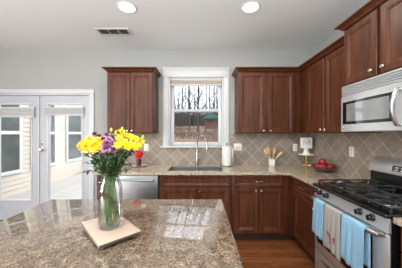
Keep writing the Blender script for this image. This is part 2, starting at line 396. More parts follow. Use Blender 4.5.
# french doors: casing (trim), two doors
b = bm_new()
for a in ((DX0-.07, DX0, YB-.02, YB-.001, 0, DZ1), (DX1, DX1+.07, YB-.02, YB-.001, 0, DZ1), (DX0-.07, DX1+.07, YB-.02, YB-.001, DZ1, DZ1+.07)): box(b, *a, bev=.005)
for a in ((DX0, DX0+.02, YB, YB+.15, 0, DZ1), (DX1-.02, DX1, YB, YB+.15, 0, DZ1), (DX0+.02, DX1-.02, YB, YB+.15, DZ1-.02, DZ1)): box(b, *a)
struct(obj('trim_3', b, M_white), 'white casing around the glazed double doors', 'trim')
b = bm_new(); box(b, DX0+.02, DX1-.02, YB-.01, YB+.15, .0005, .02, bev=.003); struct(obj('trim_4', b, M_dark), 'dark threshold under the glazed doors', 'trim')
def french_door(name, label, x0, x1, hardware_left):
    d = empty_struct(name, label, 'door', (x0, YB+.03, .022))
    w_, h_ = x1-x0, DZ1-.024-.022
    q = bm_new(); sl, sr, bt, tp = .125, .105, .30, .12
    for a in ((0, sl, 0, h_), (w_-sr, w_, 0, h_), (sl, w_-sr, 0, bt), (sl, w_-sr, h_-tp, h_)): box(q, a[0], a[1], 0, .044, a[2], a[3])
    obj('door_leaf', q, M_door, d, smooth=0)
    q = bm_new()
    for a in ((sl, sl+.022, bt, h_-tp), (w_-sr-.022, w_-sr, bt, h_-tp), (sl+.022, w_-sr-.022, bt, bt+.022), (sl+.022, w_-sr-.022, h_-tp-.022, h_-tp)): box(q, a[0], a[1], -.010, .054, a[2], a[3], bev=.004)
    obj('glazing_bead', q, M_white, d)
    q = bm_new(); box(q, sl+.02, w_-sr-.02, .019, .025, bt+.02, h_-tp-.02); obj('pane', q, M_glass, d)
    if hardware_left:
        q = bm_new(); lathe(q, [(.03, -.001), (.03, -.008), (.012, -.012), (.012, -.035), (.024, -.042), (.027, -.055), (.02, -.066), (.002, -.068)], (.05, 0, 1.13), 18, 'Y', True, True); obj('knob', q, M_nickel, d)
        q = bm_new(); lathe(q, [(.027, -.001), (.027, -.010), (.02, -.013), (.002, -.014)], (.05, 0, 1.235), 18, 'Y', True, True); box(q, .044, .056, -.03, -.012, 1.22, 1.25, bev=.002); obj('deadbolt', q, M_nickel, d)
    else:
        q = bm_new(); box(q, w_-.004, w_+.016, -.02, -.002, 0, h_, bev=.004); obj('astragal', q, M_white, d)
    return d
french_door('door_1', 'left white glazed door with raised grey blind', DX0+.022, -2.602, False)
french_door('door_2', 'right white glazed door with nickel knob and deadbolt', -2.598, DX1-.022, True)
shade('raised grey pleated blind on the left glazed door', -3.27, -2.655, -.022, -.002, 1.665, 1.83, M_fabric, (0, YB+.019, 0))
shade('raised grey pleated blind on the right glazed door', -2.50, -1.87, -.022, -.002, 1.69, 1.83, M_fabric, (0, YB+.019, 0))

# ------------------------------------------------------------------ outdoors
b = bm_new(); box(b, -4.6, -1.0, YB+T+.001, 6.3, -.25, -.03); box(b, -4.6, -3.4, 6.3, 11, -.25, -.03)
struct(obj('deck', b, M_deck), 'pale grey deck outside the glazed doors', 'deck')
def hill(x, y):
    t = max(0, y-6.0)
    base = -.3+ (1.15*min(1, t/2.0)) + .06*max(0, y-8)
    return base + .12*math.sin(x*.7+y*.3)*min(1, t/6)
b = bm_new(); nx, ny = 50, 50; G = []
for j in range(ny+1):
    y = 5.2+(70-5.2)*(j/ny)**1.6
    G.append([b.verts.new((-.3-.42*y+(i/nx)*y*1.3, y, hill(-.3-.42*y+(i/nx)*y*1.3, y))) for i in range(nx+1)])
for j in range(ny):
    for i in range(nx): b.faces.new((G[j][i], G[j][i+1], G[j+1][i+1], G[j+1][i]))
struct(obj('ground', b, M_leaf_litter), 'brown leaf covered hillside beyond the sink window', 'ground')

# neighbouring wing with lap siding
wing = thing('house_wing', 'tan lap sided house wing with white windows beyond the glazed doors', 'building', (-4.44, 0, -.03))
b = bm_new(); lap = .115; poly = []
for i in range(int(3.3/lap)):
    poly += [(0.0, i*lap-.001), (0.022, i*lap), (.004, (i+1)*lap-.002)]
pts0 = [b.verts.new((x, 4.0, z)) for x, z in poly]; pts1 = [b.verts.new((x, 9.2, z)) for x, z in poly]
for i in range(len(poly)-1): b.faces.new((pts0[i], pts1[i], pts1[i+1], pts0[i+1]))
box(b, -.3, .0035, 4.0, 9.2, 0, 3.4)
obj('wall', b, M_siding, wing, smooth=0)
for (y0, y1) in ((3.98, 4.86), (5.13, 6.02), (6.46, 7.34)):
    z0, z1, f = .50, 2.35, .075; zm_ = 1.46
    q = bm_new()
    for a in ((y0, y0+f, z0, z1), (y1-f, y1, z0, z1), (y0+f, y1-f, z0, z0+f), (y0+f, y1-f, z1-f, z1), (y0+f, y1-f, zm_-.04, zm_+.04)):
        box(q, .023, .065, a[0], a[1], a[2], a[3], bev=.005)
    wn = obj('window', q, M_white, wing)
    for a, c in ((z0+f, zm_-.04), (zm_+.04, z1-f)):
        q = bm_new(); box(q, .024, .035, y0+f, y1-f, a, c); obj('pane', q, M_pane, wn)
q = bm_new(); box(q, .023, .045, 9.06, 9.2, 0, 3.4, bev=.004); obj('corner_board', q, M_white, wing)

# woods
def tree_mesh(seed, h, r, nb):
    rnd = random.Random(seed); q = bm_new()
    pts = [Vector((0, 0, -.5))]; lean = rnd.uniform(-.03, .03)
    for i in range(1, 9): pts.append(Vector((lean*i*h/8+rnd.uniform(-.06, .06), rnd.uniform(-.06, .06), h*i/8)))
    tube(q, pts, [r*(1-.085*i) for i in range(9)], 7)
    for k in range(nb):
        f = rnd.uniform(.18, .95); i = int(f*8); t = f*8-i
        p = pts[min(i, 7)].lerp(pts[min(i, 7)+1], t); a = rnd.uniform(0, 2*PI); ln = h*rnd.uniform(.07, .15)*(1.15-f*.6); up = rnd.uniform(.9, 2.2)
        d = Vector((math.cos(a), math.sin(a), up)).normalized(); e1 = p+d*ln*.5; e2 = p+d*ln+Vector((0, 0, ln*.15))
        rr = r*(1-.085*f*8)*.5
        tube(q, [p, e1, e2], [rr, rr*.65, rr*.2], 5)
        for s in range(3):
            a2 = a+rnd.uniform(-1, 1); d2 = Vector((math.cos(a2), math.sin(a2), rnd.uniform(.3, 1))).normalized()
            st = e1.lerp(e2, rnd.uniform(0, .8)); tube(q, [st, st+d2*ln*rnd.uniform(.25, .5)], [rr*.4, rr*.1], 4)
    return q
protos = []
for i, (h, r, nb) in enumerate(((11, .105, 44), (12, .075, 42), (9, .05, 38), (8, .038, 34))):
    o = obj('bare_tree', tree_mesh(i+3, h, r, nb), (M_bark, M_bark, M_bark2, M_bark)[i])
    lab = ['thick grey trunked bare tree on the wooded slope', 'tall slim bare tree on the wooded slope', 'pale thin bare tree on the wooded slope', 'slender bare sapling among the wooded slope trees'][i]
    tag(o, lab, 'tree', 'bare trees in the woods behind the house'); protos.append(o)
used = [False]*4
def put_tree(k, px, y):
    x = (px-201)*y/198.0; loc = (x, y, hill(x, y)-.05); rz = random.uniform(0, 6)
    if not used[k]:
        used[k] = True; protos[k].location = loc; protos[k].rotation_euler = (0, 0, rz)
    else: dup(protos[k], loc, rz)
for px, k, y in ((174.5, 1, 22), (177.8, 2, 27), (181.6, 1, 24), (189.5, 0, 23), (197.8, 0, 20), (202.8, 2, 26), (210.0, 1, 27), (213.5, 0, 30), (217.8, 1, 25), (185.5, 2, 30), (193.6, 3, 26), (206.3, 2, 31),
                 (168, 1, 24), (226, 1, 26), (160, 0, 28), (235, 0, 27)): put_tree(k, px, y)
for i in range(34):
    put_tree(random.choice((1, 2, 3, 3)), 158+i*2.35+random.uniform(-.8, .8), random.uniform(32, 48))
b = bm_new(); rnd = random.Random(5)
for i in range(320):
    y = rnd.uniform(11, 18.5); px = rnd.uniform(155, 250); x = (px-201)*y/198; z = hill(x, y)
    hh = rnd.uniform(.3, .9); a = rnd.uniform(-.5, .5)
    tube(b, [(x, y, z-.05), (x+a*hh*.5, y+rnd.uniform(-.2, .2), z+hh*.55), (x+a*hh, y, z+hh)], [.014+y*.0006, .010+y*.0004, .003], 3, False)
o = tag(obj('brushwood', b, M_brush, smooth=0), 'tangle of dry brush on the near slope by the rail fence', 'brush'); o['kind'] = 'stuff'
b = bm_new()
for i in range(3600):
    y = rnd.uniform(50, 62); px = rnd.uniform(150, 252); x = (px-201)*y/198; z = hill(x, y); hh = rnd.uniform(1.6, 5.2); a = rnd.uniform(-.5, .5)
    tube(b, [(x, y, z-.05), (x+a*hh*.5, y, z+hh*.55), (x+a*hh, y, z+hh)], [.05, .035, .015], 3, False)
o = tag(obj('thicket', b, M_bark, smooth=0), 'distant grey thicket behind the bare trees', 'brush'); o['kind'] = 'stuff'
# rail fence
fx0, fx1, fy = -2.2, .0, 14.0
f = thing('rail_fence', 'low brown wooden rail fence beyond the sink window', 'fence', (0, fy, 0))
zf = hill(-1, fy)
for z in (.30, .62):
    bx('rail', M_fence, f, -2.6, -.05, -.03, .03, zf+z-.05, zf+z+.05, bev=.01)
for x in (-2.5, -1.7, -.9, -.12): bx('post', M_fence, f, x-.05, x+.05, .031, .13, zf-.3, zf+.8, bev=.01)
# playhouse
px_, py_ = (210.5-201)*19/198., 19.0
pz = hill(px_, py_)
p = thing('playhouse', 'small wooden playhouse tower with a green pitched roof', 'playhouse', (px_, py_, pz))
q = bm_new()
for x in (-.5, .5):
    for y in (-.5, .5): box(q, x-.06, x+.06, y-.06, y+.06, -.3, 1.35)
obj('frame_posts', q, M_play, p)
bx('platform', M_play, p, -.56, .56, -.56, .56, .38, .46)
q = bm_new(); box(q, -.44, .44, -.54, -.48, .47, .95); box(q, -.54, -.48, -.44, .44, .47, .95); box(q, .48, .54, -.44, .44, .47, .95); obj('railing', q, M_play, p)
q = bm_new(); prism(q, [(-.74, 1.32), (.74, 1.32), (.12, 1.92), (-.12, 1.92)], -.7, .7); obj('roof', q, M_green, p, smooth=0)

# ------------------------------------------------------------------ cabinets (local: x to the right seen from front, y into the wall, z up)
RZ = -PI/2
def knob(par, x, z, y=0):
    q = bm_new(); lathe(q, [(.006, y+.001), (.006, y-.012), (.014, y-.016), (.016, y-.022), (.012, y-.028), (.001, y-.029)], (x, 0, z), 16, 'Y', True, True)
    return obj('knob', q, M_nickel, par)
def pull(par, x, z, w_=.085):
    q = bm_new(); pts = [(x-w_/2, -.001, z), (x-w_/2, -.018, z)] + [(x-w_/2+w_*i/6, -.024-.004*math.sin(PI*i/6), z-.006*math.sin(PI*i/6)) for i in range(7)] + [(x+w_/2, -.018, z), (x+w_/2, -.001, z)]
    tube(q, pts, .0055, 8); return obj('pull', q, M_nickel, par)
def cdoor(par, x0, x1, z0, z1, kx=None, kz=None, flat=False, name='door', rail=.058):
    q = bm_new(); panel(q, x0, x1, z0, z1, 0, .02, rail, flat); d = obj(name, q, M_cab, par, smooth=0)
    if kx is not None: knob(d, kx, kz)
    return d
def crown(par, x0, x1, z0, d, left=True, right=True, hgt=.05, out=.05, name='crown_moulding'):
    """cap around front and free sides"""
    prof = [(0, 0), (.006, .004), (.010, .012), (.024, .026), (.036, .034), (out-.004, .038), (out, .042), (out, hgt)]
    q = bm_new(); rows = []
    for o_, z in prof:
        xa = x0-(o_ if left else 0); xb = x1+(o_ if right else 0)
        rows.append([q.verts.new((xa, d, z0+z)), q.verts.new((xa, -o_, z0+z)), q.verts.new((xb, -o_, z0+z)), q.verts.new((xb, d, z0+z))])
    for a, c in zip(rows, rows[1:]):
        for k in range(3): q.faces.new((a[k], a[k+1], c[k+1], c[k]))
    q.faces.new(rows[-1]); q.faces.new(rows[0][::-1]); q.faces.new([r[0] for r in rows]); q.faces.new([r[3] for r in rows][::-1])
    q.faces.new((rows[0][3], rows[0][0], rows[-1][0], rows[-1][3]))
    return obj(name, q, M_cab, par, smooth=0)
ZU0, ZU1 = 1.412, 2.29
def upper(label, loc, rz, width, doors, z1=ZU1, z0=ZU0, depth=.33, cl=True, cr=True, kz=.035, carcass_x=None):
    t = thing('wall_cabinet', label, 'cabinet', (loc[0], loc[1], z0), rz)
    h_ = z1-z0; c0, c1 = carcass_x or (0, width)
    bx('carcass', M_cab, t, c0, c1, .0205, depth-.0015, 0, h_, bev=.002)
    for (x0, x1, kx) in doors: cdoor(t, x0, x1, .006, h_-.012, kx, kz)
    crown(t, c0, c1, h_, depth-.0015, cl, cr)
    return t
yu = YB-.33
upper('cherry wall cabinet left of the sink window', (-1.345, yu, 0), 0, .667, [(.010, .330, .300), (.336, .657, .366)])
upper('cherry wall cabinet between sink window and room corner', (.533, yu, 0), 0, .874, [(.010, .385, .355), (.425, .802, .455)], cr=False, carcass_x=(0, 1.199))
t = upper('cherry wall cabinet on the right wall beside the microwave', (XR-.33, 2.815, 0), RZ, .925, [(.185, .540, .510), (.552, .915, .582)], cl=False, cr=False)
upper('short deep cherry wall cabinet above the microwave', (XR-.385, 1.887, 0), RZ, .765, [(.012, .362, .325), (.392, .752, .428)], 2.380, 1.852, .385, True, True, .05)
KICK = .10
def base(label, loc, rz, width, fronts, depth=.61, ztop=.878, name='base_cabinet', sink=False):
    """fronts: list of (kind, x0, x1, z0, z1, knob x or None, knob z)"""
    t = thing(name, label, 'cabinet', (loc[0], loc[1], 0), rz)
    if sink:
        q = bm_new()
        for a in ((0, width, .0205, .045, KICK, ztop), (0, .018, .045, depth-.002, KICK, ztop), (width-.018, width, .045, depth-.002, KICK, ztop), (.018, width-.018, .045, depth-.002, KICK, KICK+.02)): box(q, *a)
        obj('carcass', q, M_cab, t, smooth=0)
    else: bx('carcass', M_cab, t, 0, width, .0205, depth-.002, KICK, ztop, bev=.001)
    bx('toe_kick', M_cabin, t, 0, width, .075, depth-.002, .0005, KICK)
    for k, x0, x1, z0, z1, kx, kz in fronts:
        d = cdoor(t, x0, x1, z0, z1, None, None, False, 'drawer' if k == 'drawer' else ('false_front' if k == 'false' else 'door'), .03 if k != 'door' else .058)
        if kx is not None:
            if k == 'drawer': pull(d, kx, kz)
            else: knob(d, kx, kz)
    return t
yb = YB-.61
base('narrow cherry base cabinet at the left counter end', (-1.345, yb, 0), 0, .185, [('drawer', .006, .179, .725, .868, .092, .79), ('door', .006, .179, .125, .712, .15, .66)])
base('cherry sink cabinet with two doors under the sink', (-.543, yb, 0), 0, .937, [('false', .035, .922, .725, .866, None, 0), ('door', .035, .474, .125, .708, .437, .675), ('door', .486, .922, .125, .708, .523, .675)], sink=True)
base('cherry base cabinet with drawer and two doors right of the sink', (.396, yb, 0), 0, .752, [('drawer', .03, .665, .725, .866, .345, .796), ('door', .03, .335, .125, .708, .305, .675), ('door', .345, .665, .125, .708, .375, .675)])
base('cherry base cabinet between room corner and range', (1.150, 2.535, 0), RZ, .575, [('drawer', .075, .560, .705, .866, .32, .79), ('door', .075, .560, .125, .692, .53, .64)], depth=XR-1.150)
base('cherry base cabinet on the near side of the range', (1.150, 1.155, 0), RZ, .60, [('drawer', .012, .588, .725, .866, .30, .796), ('door', .012, .295, .125, .712, .265, .675), ('door', .305, .588, .125, .712, .335, .675)], depth=XR-1.150)
# blind corner box
bx_c = thing('corner_cabinet', 'closed cherry corner cabinet under the granite in the room corner', 'cabinet', (1.152, yb+.005, 0))
bx('carcass', M_cab, bx_c, 0, XR-1.152-.003, .002, .60, KICK, .877); bx('toe_kick', M_cabin, bx_c, .002, XR-1.152-.003, .077, .60, .0005, KICK)

# countertops
b = bm_new(); Z0, Z1 = .8795, .914
HX0, HX1, HY0, HY1 = -.45, .30, 2.62, 3.01
for a in ((-1.375, HX0, 2.505, YB-.0085), (HX0, HX1, 2.505, HY0), (HX0, HX1, HY1, YB-.0085), (HX1, XR-.0085, 2.505, YB-.0085), (1.120, XR-.0085, 1.958, 2.505)):
    box(b, a[0], a[1], a[2], a[3], Z0, Z1)
bmesh.ops.remove_doubles(b, verts=b.verts[:], dist=1e-5)
tag(obj('countertop', b, M_gran2, smooth=0), 'tan speckled granite worktop running from dishwasher round to the range', 'countertop')
b = bm_new(); box(b, 1.120, XR-.0085, .55, 1.158, Z0, Z1, bev=.004)
tag(obj('countertop', b, M_gran2), 'short granite worktop on the near side of the range', 'countertop')
b = bm_new(); box(b, -1.118, .157, .42, 1.48, .879, .914, bev=.006, seg=3)
tag(obj('island_countertop', b, M_gran), 'large speckled brown granite island top in the foreground', 'countertop')
t = thing('island_cabinet', 'cherry cabinet carrying the granite island top', 'cabinet', (-1.06, .48, 0))
bx('carcass', M_cab, t, 0, 1.16, .02, .94, KICK, .8785); bx('toe_kick', M_cabin, t, .06, 1.10, .06, .90, .0005, KICK)
for x0, x1 in ((.02, .385), (.395, .765), (.775, 1.14)): cdoor(t, x0, x1, .12, .86, x0+.32, .80)

# dishwasher
t = thing('dishwasher', 'stainless dishwasher built in left of the sink cabinet', 'dishwasher', (-1.156, yb, 0))
bx('tub', M_dark, t, .002, .606, .04, .60, .10, .872); bx('toe_panel', M_black, t, .002, .606, .06, .09, .0005, .098)
d = bx('door_panel', M_steel_d, t, .004, .604, -.004, .039, .11, .868, bev=.006)
bx('control_strip', M_black, d, .006, .602, .0, .03, .862, .8735)
q = bm_new(); tube(q, [(.06, -.005, .815), (.06, -.042, .815), (.10, -.045, .815), (.51, -.045, .815), (.55, -.042, .815), (.55, -.005, .815)], .010, 10); obj('handle', q, M_steel, d)

# sink and faucet
t = thing('sink', 'double bowl stainless sink set into the granite', 'sink', (0, 0, 0))
def basin(x0, x1):
    q = bm_new(); y0, y1, z0, z1, c = HY0+.003, HY1-.003, .72, .9095, .012
    def r(i, z): return (x0+i, x1-i, y0+i, y1-i, z)
    def loop(rr):
        a, b_, c_, d_, z = rr; return [q.verts.new(p) for p in ((a, c_, z), (b_, c_, z), (b_, d_, z), (a, d_, z))]
    R = [loop(x) for x in (r(0, z0-.004), r(0, z1), r(.006, z1), r(.012, z0+.02), r(.03, z0))]
    for a, b_ in zip(R, R[1:]):
        for k in range(4): q.faces.new((a[k], a[(k+1) % 4], b_[(k+1) % 4], b_[k]))
    q.faces.new(R[-1]); q.faces.new(R[0][::-1]); o_ = obj('basin', q, M_steel_d, t, smooth=30)
    q = bm_new(); lathe(q, [(.001, .006), (.03, .006), (.042, .002), (.044, 0)], ((x0+x1)/2, (y0+y1)/2, z0+.001), 18, 'Z'); obj('drain', q, M_chrome, o_)
basin(HX0+.003, -.066); basin(-.062, HX1-.003)
t = thing('faucet', 'tall chrome gooseneck faucet with pull down spray head behind the sink', 'faucet', (-.06, 3.075, .9145))
q = bm_new(); lathe(q, [(.028, 0), (.028, .006), (.021, .012), (.019, .05), (.019, .20), (.015, .215), (.0125, .23)], n=18, cap0=True, cap1=True); obj('body', q, M_chrome, t)
q = bm_new(); A = Vector((0, 0, .22)); dx, dy = .147, -.215; pts = [A, A+Vector((0, 0, .1))]
for i in range(1, 12):
    a = PI*i/12; pts.append(Vector((dx*(1-math.cos(a))/2, dy*(1-math.cos(a))/2, .32+.135*math.sin(a))))
pts += [Vector((dx, dy, .33))]
tube(q, pts, .0105, 12); obj('gooseneck', q, M_chrome, t)
q = bm_new(); lathe(q, [(.011, .345), (.016, .335), (.018, .275), (.021, .262), (.019, .255), (.001, .255)], (dx, dy, 0), 16, cap0=True); obj('spray_head', q, M_chrome, t)
q = bm_new(); tube(q, [(.018, 0, .115), (.05, -.005, .125), (.10, -.02, .15)], [.012, .009, .006], 10); obj('lever', q, M_chrome, t)

# ------------------------------------------------------------------ range  (local x: 0..0.78 towards the near end)
RX, RY, RW = 1.115, 1.945, .775
t = thing('range', 'stainless gas range with black cooktop against the right wall', 'stove', (RX, RY, 0), RZ)
bx('body', M_black, t, .002, RW-.002, .0135, .608, .06, .893)
bx('kick_plate', M_black, t, .02, RW-.02, .08, .55, .0005, .06)
q = bm_new(); box(q, .004, RW-.004, 0, .0125, .075, .292, bev=.005)
d = obj('storage_drawer', q, M_steel_h, t)
q = bm_new(); n = 20; poly = []
for i in range(n+1): poly.append((.12+.535*i/n, .235+.022*math.sin(PI*i/n)))
for i in range(n, -1, -1): poly.append((.12+.535*i/n, .235-.030*math.sin(PI*i/n)))
poly = poly[:n+1]+poly[n+2:-1]
prism(q, poly, -.012, -.0005); obj('drawer_pull', q, M_steel, d)
q = bm_new(); box(q, .004, RW-.004, 0, .0125, .30, .797, bev=.005); d = obj('oven_door', q, M_steel_h, t)
q = bm_new()
def rrect(x0, x1, z0, z1, r, n=6):
    out = []
    for cx, cz, a0 in ((x1-r, z1-r, 0), (x0+r, z1-r, 90), (x0+r, z0+r, 180), (x1-r, z0+r, 270)):
        for i in range(n+1):
            a = math.radians(a0+90*i/n); out.append((cx+r*math.cos(a), cz+r*math.sin(a)))
    return out
prism(q, rrect(.030, RW-.115, .375, .775, .05), -.004, -.0003); obj('window', q, M_bglass, d)
q = bm_new(); tube(q, [(.035, -.001, .785), (.035, -.042, .79), (.05, -.05, .79), (RW-.05, -.05, .79), (RW-.035, -.042, .79), (RW-.035, -.001, .785)], .016, 12); obj('handle', q, M_steel, d)
q = bm_new(); extrude_x(q, [(-.006, .806), (.006, .893), (.0128, .893), (.0128, .806)], .004, RW-.004); cp = obj('control_panel', q, M_steel_h, t, smooth=0)
for x in (.035, .105, .195, .555, .655):
    q = bm_new(); lathe(q, [(.024, .0035), (.024, -.004), (.019, -.008), (.018, -.026), (.015, -.030), (.001, -.030)], (x, 0, .856), 18, 'Y', True, False)
    box(q, x-.0045, x+.0045, -.036, -.026, .838, .874, bev=.002); obj('knob', q, M_black, cp)
q = bm_new(); box(q, 0, RW, -.022, .600, .8955, .922, bev=.010, seg=3); ct = obj('cooktop', q, M_black, t)
for cx, cy, r in ((.17, .14, .048), (.17, .42, .040), (.605, .14, .052), (.605, .42, .040), (.3875, .28, .042)):
    q = bm_new(); lathe(q, [(r*1.9, .9225), (r*1.8, .925), (r*1.2, .926), (r*1.05, .930), (r, .934), (r*.9, .935), (.001, .935)], (cx, cy, 0), 22); bu = obj('burner', q, M_chrome, ct)
    q = bm_new(); lathe(q, [(r*.86, .9355), (r*.86, .942), (r*.74, .946), (.001, .947)], (cx, cy, 0), 22); obj('burner_cap', q, M_iron, bu)
for x0, x1 in ((.025, .262), (.268, .507), (.513, RW-.025)):
    q = bm_new(); zc = .955; r = .0075; y0, y1 = .02, .535
    tube(q, [(x0+.01, y0, zc), (x1-.01, y0, zc), (x1, y0+.01, zc), (x1, y1-.01, zc), (x1-.01, y1, zc), (x0+.01, y1, zc), (x0, y1-.01, zc), (x0, y0+.01, zc), (x0+.01, y0, zc)], r, 6)
    mx_, my_ = (x0+x1)/2, (y0+y1)/2
    tube(q, [(x0, my_, zc), (x1, my_, zc)], r, 6)
    for cy in ((.14, .42) if x0 != .268 else (.28,)):
        tube(q, [(x0, cy, zc), (x0+.05, cy, zc+.006), (mx_-.03, cy, zc+.006)], r, 6); tube(q, [(x1, cy, zc), (x1-.05, cy, zc+.006), (mx_+.03, cy, zc+.006)], r, 6)
        e0, e1 = (y0, y1)
        tube(q, [(mx_, max(y0, cy-.13), zc), (mx_, cy-.08, zc+.006), (mx_, cy-.03, zc+.006)], r, 6); tube(q, [(mx_, min(y1, cy+.13), zc), (mx_, cy+.08, zc+.006), (mx_, cy+.03, zc+.006)], r, 6)
    for x in (x0, x1):
        for y in (y0+.012, my_, y1-.012): tube(q, [(x, y, .9225), (x, y, zc)], r, 6)
    obj('grate', q, M_iron, ct)
q = bm_new(); box(q, .006, RW-.006, .545, .612, .9225, 1.06); bgd = obj('backguard', q, M_black, t)
# stainless curved control head
q = bm_new(); prof = [(.520, 1.055), (.516, 1.065), (.528, 1.12), (.548, 1.165), (.572, 1.184), (.600, 1.187), (.612, 1.185), (.612, 1.055)]
secs = [(0.0, .72), (.012, .90), (.035, 1.0), (RW-.035, 1.0), (RW-.012, .90), (RW, .72)]
rows = []
for x, s in secs:
    rows.append([q.verts.new((x, .612-(.612-y)*(.55+.45*s), 1.055+(z-1.055)*s)) for y, z in prof])
for a, c in zip(rows, rows[1:]):
    for k in range(len(prof)): q.faces.new((a[k], a[(k+1) % len(prof)], c[(k+1) % len(prof)], c[k]))
q.faces.new(rows[0]); q.faces.new(rows[-1][::-1])
hd = obj('control_head', q, M_steel_h, bgd, smooth=35)
q = bm_new(); extrude_x(q, [(.5165, 1.085), (.5265, 1.132), (.534, 1.132), (.524, 1.083)], .25, .53); obj('clock_display', q, M_bglass, bgd)
for i in range(4):
    for j in range(2):
        q = bm_new(); x = .275+i*.05; z = 1.096+j*.02; yy = .5165+(z-1.085)*.213
        box(q, x, x+.03, yy-.002, yy-.0003, z-.005, z+.005); obj('button', q, M_grey, bgd)

# towels over the oven handle
def towel(label, x0, x1, zb, m, seed, motif=False):
    rnd = random.Random(seed); HZ, HYc, R = .79, -.05, .0165
    path = [(HYc-R-.004, zb)]
    nz = 18
    path = [(HYc-R-.003, zb+(HZ-zb)*i/nz) for i in range(nz)]
    path += [(HYc-R*math.cos(a), HZ+R*math.sin(a)) for a in [PI*i/8 for i in range(9)]]
    path += [(HYc+R, HZ-(HZ-zb-.05)*i/nz) for i in range(1, nz+1)]
    q = bm_new(); nx = 18; ph = rnd.uniform(0, 6); rows = []
    for j, (y, z) in enumerate(path):
        drop = max(0, HZ-z); row = []
        for i in range(nx+1):
            u = i/nx; amp = min(.010, drop*.05)
            dy = amp*(math.sin(u*9+ph)+.5*math.sin(u*17+2*ph+z*3))*(1 if j < nz else .15)
            xx = x0+(x1-x0)*u + (u-.5)*(.012*drop/.35) + .004*math.sin(z*9+ph)
            row.append(q.verts.new((xx, y-abs(dy)*(1 if j < nz else -0.3), z + (.008*math.sin(u*5+ph)*(drop/.35) if j < nz else 0))))
        rows.append(row)
    for a, c in zip(rows, rows[1:]):
        for i in range(nx): q.faces.new((a[i], a[i+1], c[i+1], c[i]))
    o_ = thing('dish_towel', label, 'towel', (RX, RY, 0), RZ, None)
    cl = obj('cloth', q, m, o_, smooth=80)
    md = cl.modifiers.new('thick', 'SOLIDIFY'); md.thickness = .004; md.offset = 1
    q = bm_new(); yy = HYc-R-.012
    if motif:
        c0 = (x0+x1)/2+.005; zc = zb+.105
        q2 = bm_new()
        for px, pz, r in ((-.035, .030, .014), (-.02, .022, .012), (.028, .016, .015), (.014, .006, .012), (.03, -.002, .011)):
            for k in range(5):
                a = 2*PI*k/5; ball(q2, (c0+px+r*.6*math.cos(a), yy-.004, zc+pz+r*.6*math.sin(a)), r*.55, 1, .35, 1, 8, 5)
        obj('flower_embroidery', q2, M_thread_r, o_)
        q2 = bm_new()
        tube(q2, [(c0-.045, yy-.004, zc+.045), (c0-.02, yy-.004, zc+.012), (c0+.0, yy-.004, zc-.02), (c0+.03, yy-.004, zc-.025)], .0035, 6)
        tube(q2, [(c0-.01, yy-.004, zc-.005), (c0+.02, yy-.004, zc+.0), (c0+.042, yy-.004, zc+.022)], .003, 6)
        tube(q2, [(c0-.008, yy-.004, zc-.01), (c0-.016, yy-.004, zc-.04)], .003, 6)
        obj('stem_embroidery', q2, M_thread_p, o_)
    q.free()
    return o_
towel('narrow light blue towel at the far end of the oven handle', .105, .250, .490, M_towel_b, 1)
towel('cream towel with rose embroidery hanging in the middle of the oven handle', .266, .462, .455, M_towel_c, 2, True)
towel('wide light blue towel at the near end of the oven handle', .470, .672, .485, M_towel_b, 3)

# ------------------------------------------------------------------ microwave
t = thing('microwave', 'stainless over the range microwave under the short wall cabinet', 'microwave', (XR-.402, 1.887, 1.42), RZ)
MW = .765
bx('body', M_steel_h, t, .002, MW-.002, .03, .392, 0.012, .425); bx('underside', M_black, t, .03, MW-.03, .04, .37, 0, .0115)
q = bm_new(); box(q, 0, MW, 0.012, .029, .326, .426)
g = obj('vent_grille', q, M_steel_h, t)
for i in range(5):
    z = .338+i*.017
    q = bm_new(); extrude_x(q, [(.011, z), (-.004, z+.002), (-.004, z+.008), (.011, z+.013)], .012, MW-.012); obj('louver', q, M_steel_h, g, smooth=0)
# door: gently bowed
q = bm_new(); n = 14; rows = []
def bow(x): return -.012*(1-((x-MW/2)/(MW/2))**2)
for i in range(n+1):
    x = .002+(.598)*i/n; rows.append([q.verts.new(p) for p in ((x, .028, .0), (x, bow(x)+.004, .0), (x, bow(x), .006), (x, bow(x), .318), (x, bow(x)+.004, .324), (x, .028, .324))])
for a, c in zip(rows, rows[1:]):
    for k in range(6): q.faces.new((a[k], a[(k+1) % 6], c[(k+1) % 6], c[k]))
q.faces.new(rows[0]); q.faces.new(rows[-1][::-1]); d = obj('door', q, M_steel_h, t, smooth=30)
def bowed(name, x0, x1, z0, z1, off, m, par, th=.003):
    q = bm_new(); n = 12; rows = []
    for i in range(n+1):
        x = x0+(x1-x0)*i/n; y = bow(x)-off; rows.append([q.verts.new(p) for p in ((x, y+th, z0), (x, y, z0), (x, y, z1), (x, y+th, z1))])
    for a, c in zip(rows, rows[1:]):
        for k in range(4): q.faces.new((a[k], a[(k+1) % 4], c[(k+1) % 4], c[k]))
    q.faces.new(rows[0]); q.faces.new(rows[-1][::-1]); return obj(name, q, m, par, smooth=30)
wf = bowed('window_frame', .028, .535, .068, .272, .0035, M_bglass, d)
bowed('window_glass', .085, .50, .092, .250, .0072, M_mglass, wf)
q = bm_new(); pts = [(.565, bow(.565)+.004, .045)]
for i in range(11):
    u = i/10; pts.append((.565, bow(.565)-.020-.032*math.sin(PI*u), .045+.235*u))
pts.append((.565, bow(.565)+.004, .28)); tube(q, pts, .014, 12); obj('handle', q, M_steel, d)
cpn = bowed('control_panel', .602, MW-.002, 0.0, .324, 0, M_black, t, .028)
bowed('display', .63, MW-.03, .26, .30, .003, M_bglass, cpn)
q = bm_new(); ball(q, (.035, bow(.035)-.001, .035), .008, 1, .4, 1); obj('round_badge', q, M_chrome, d)

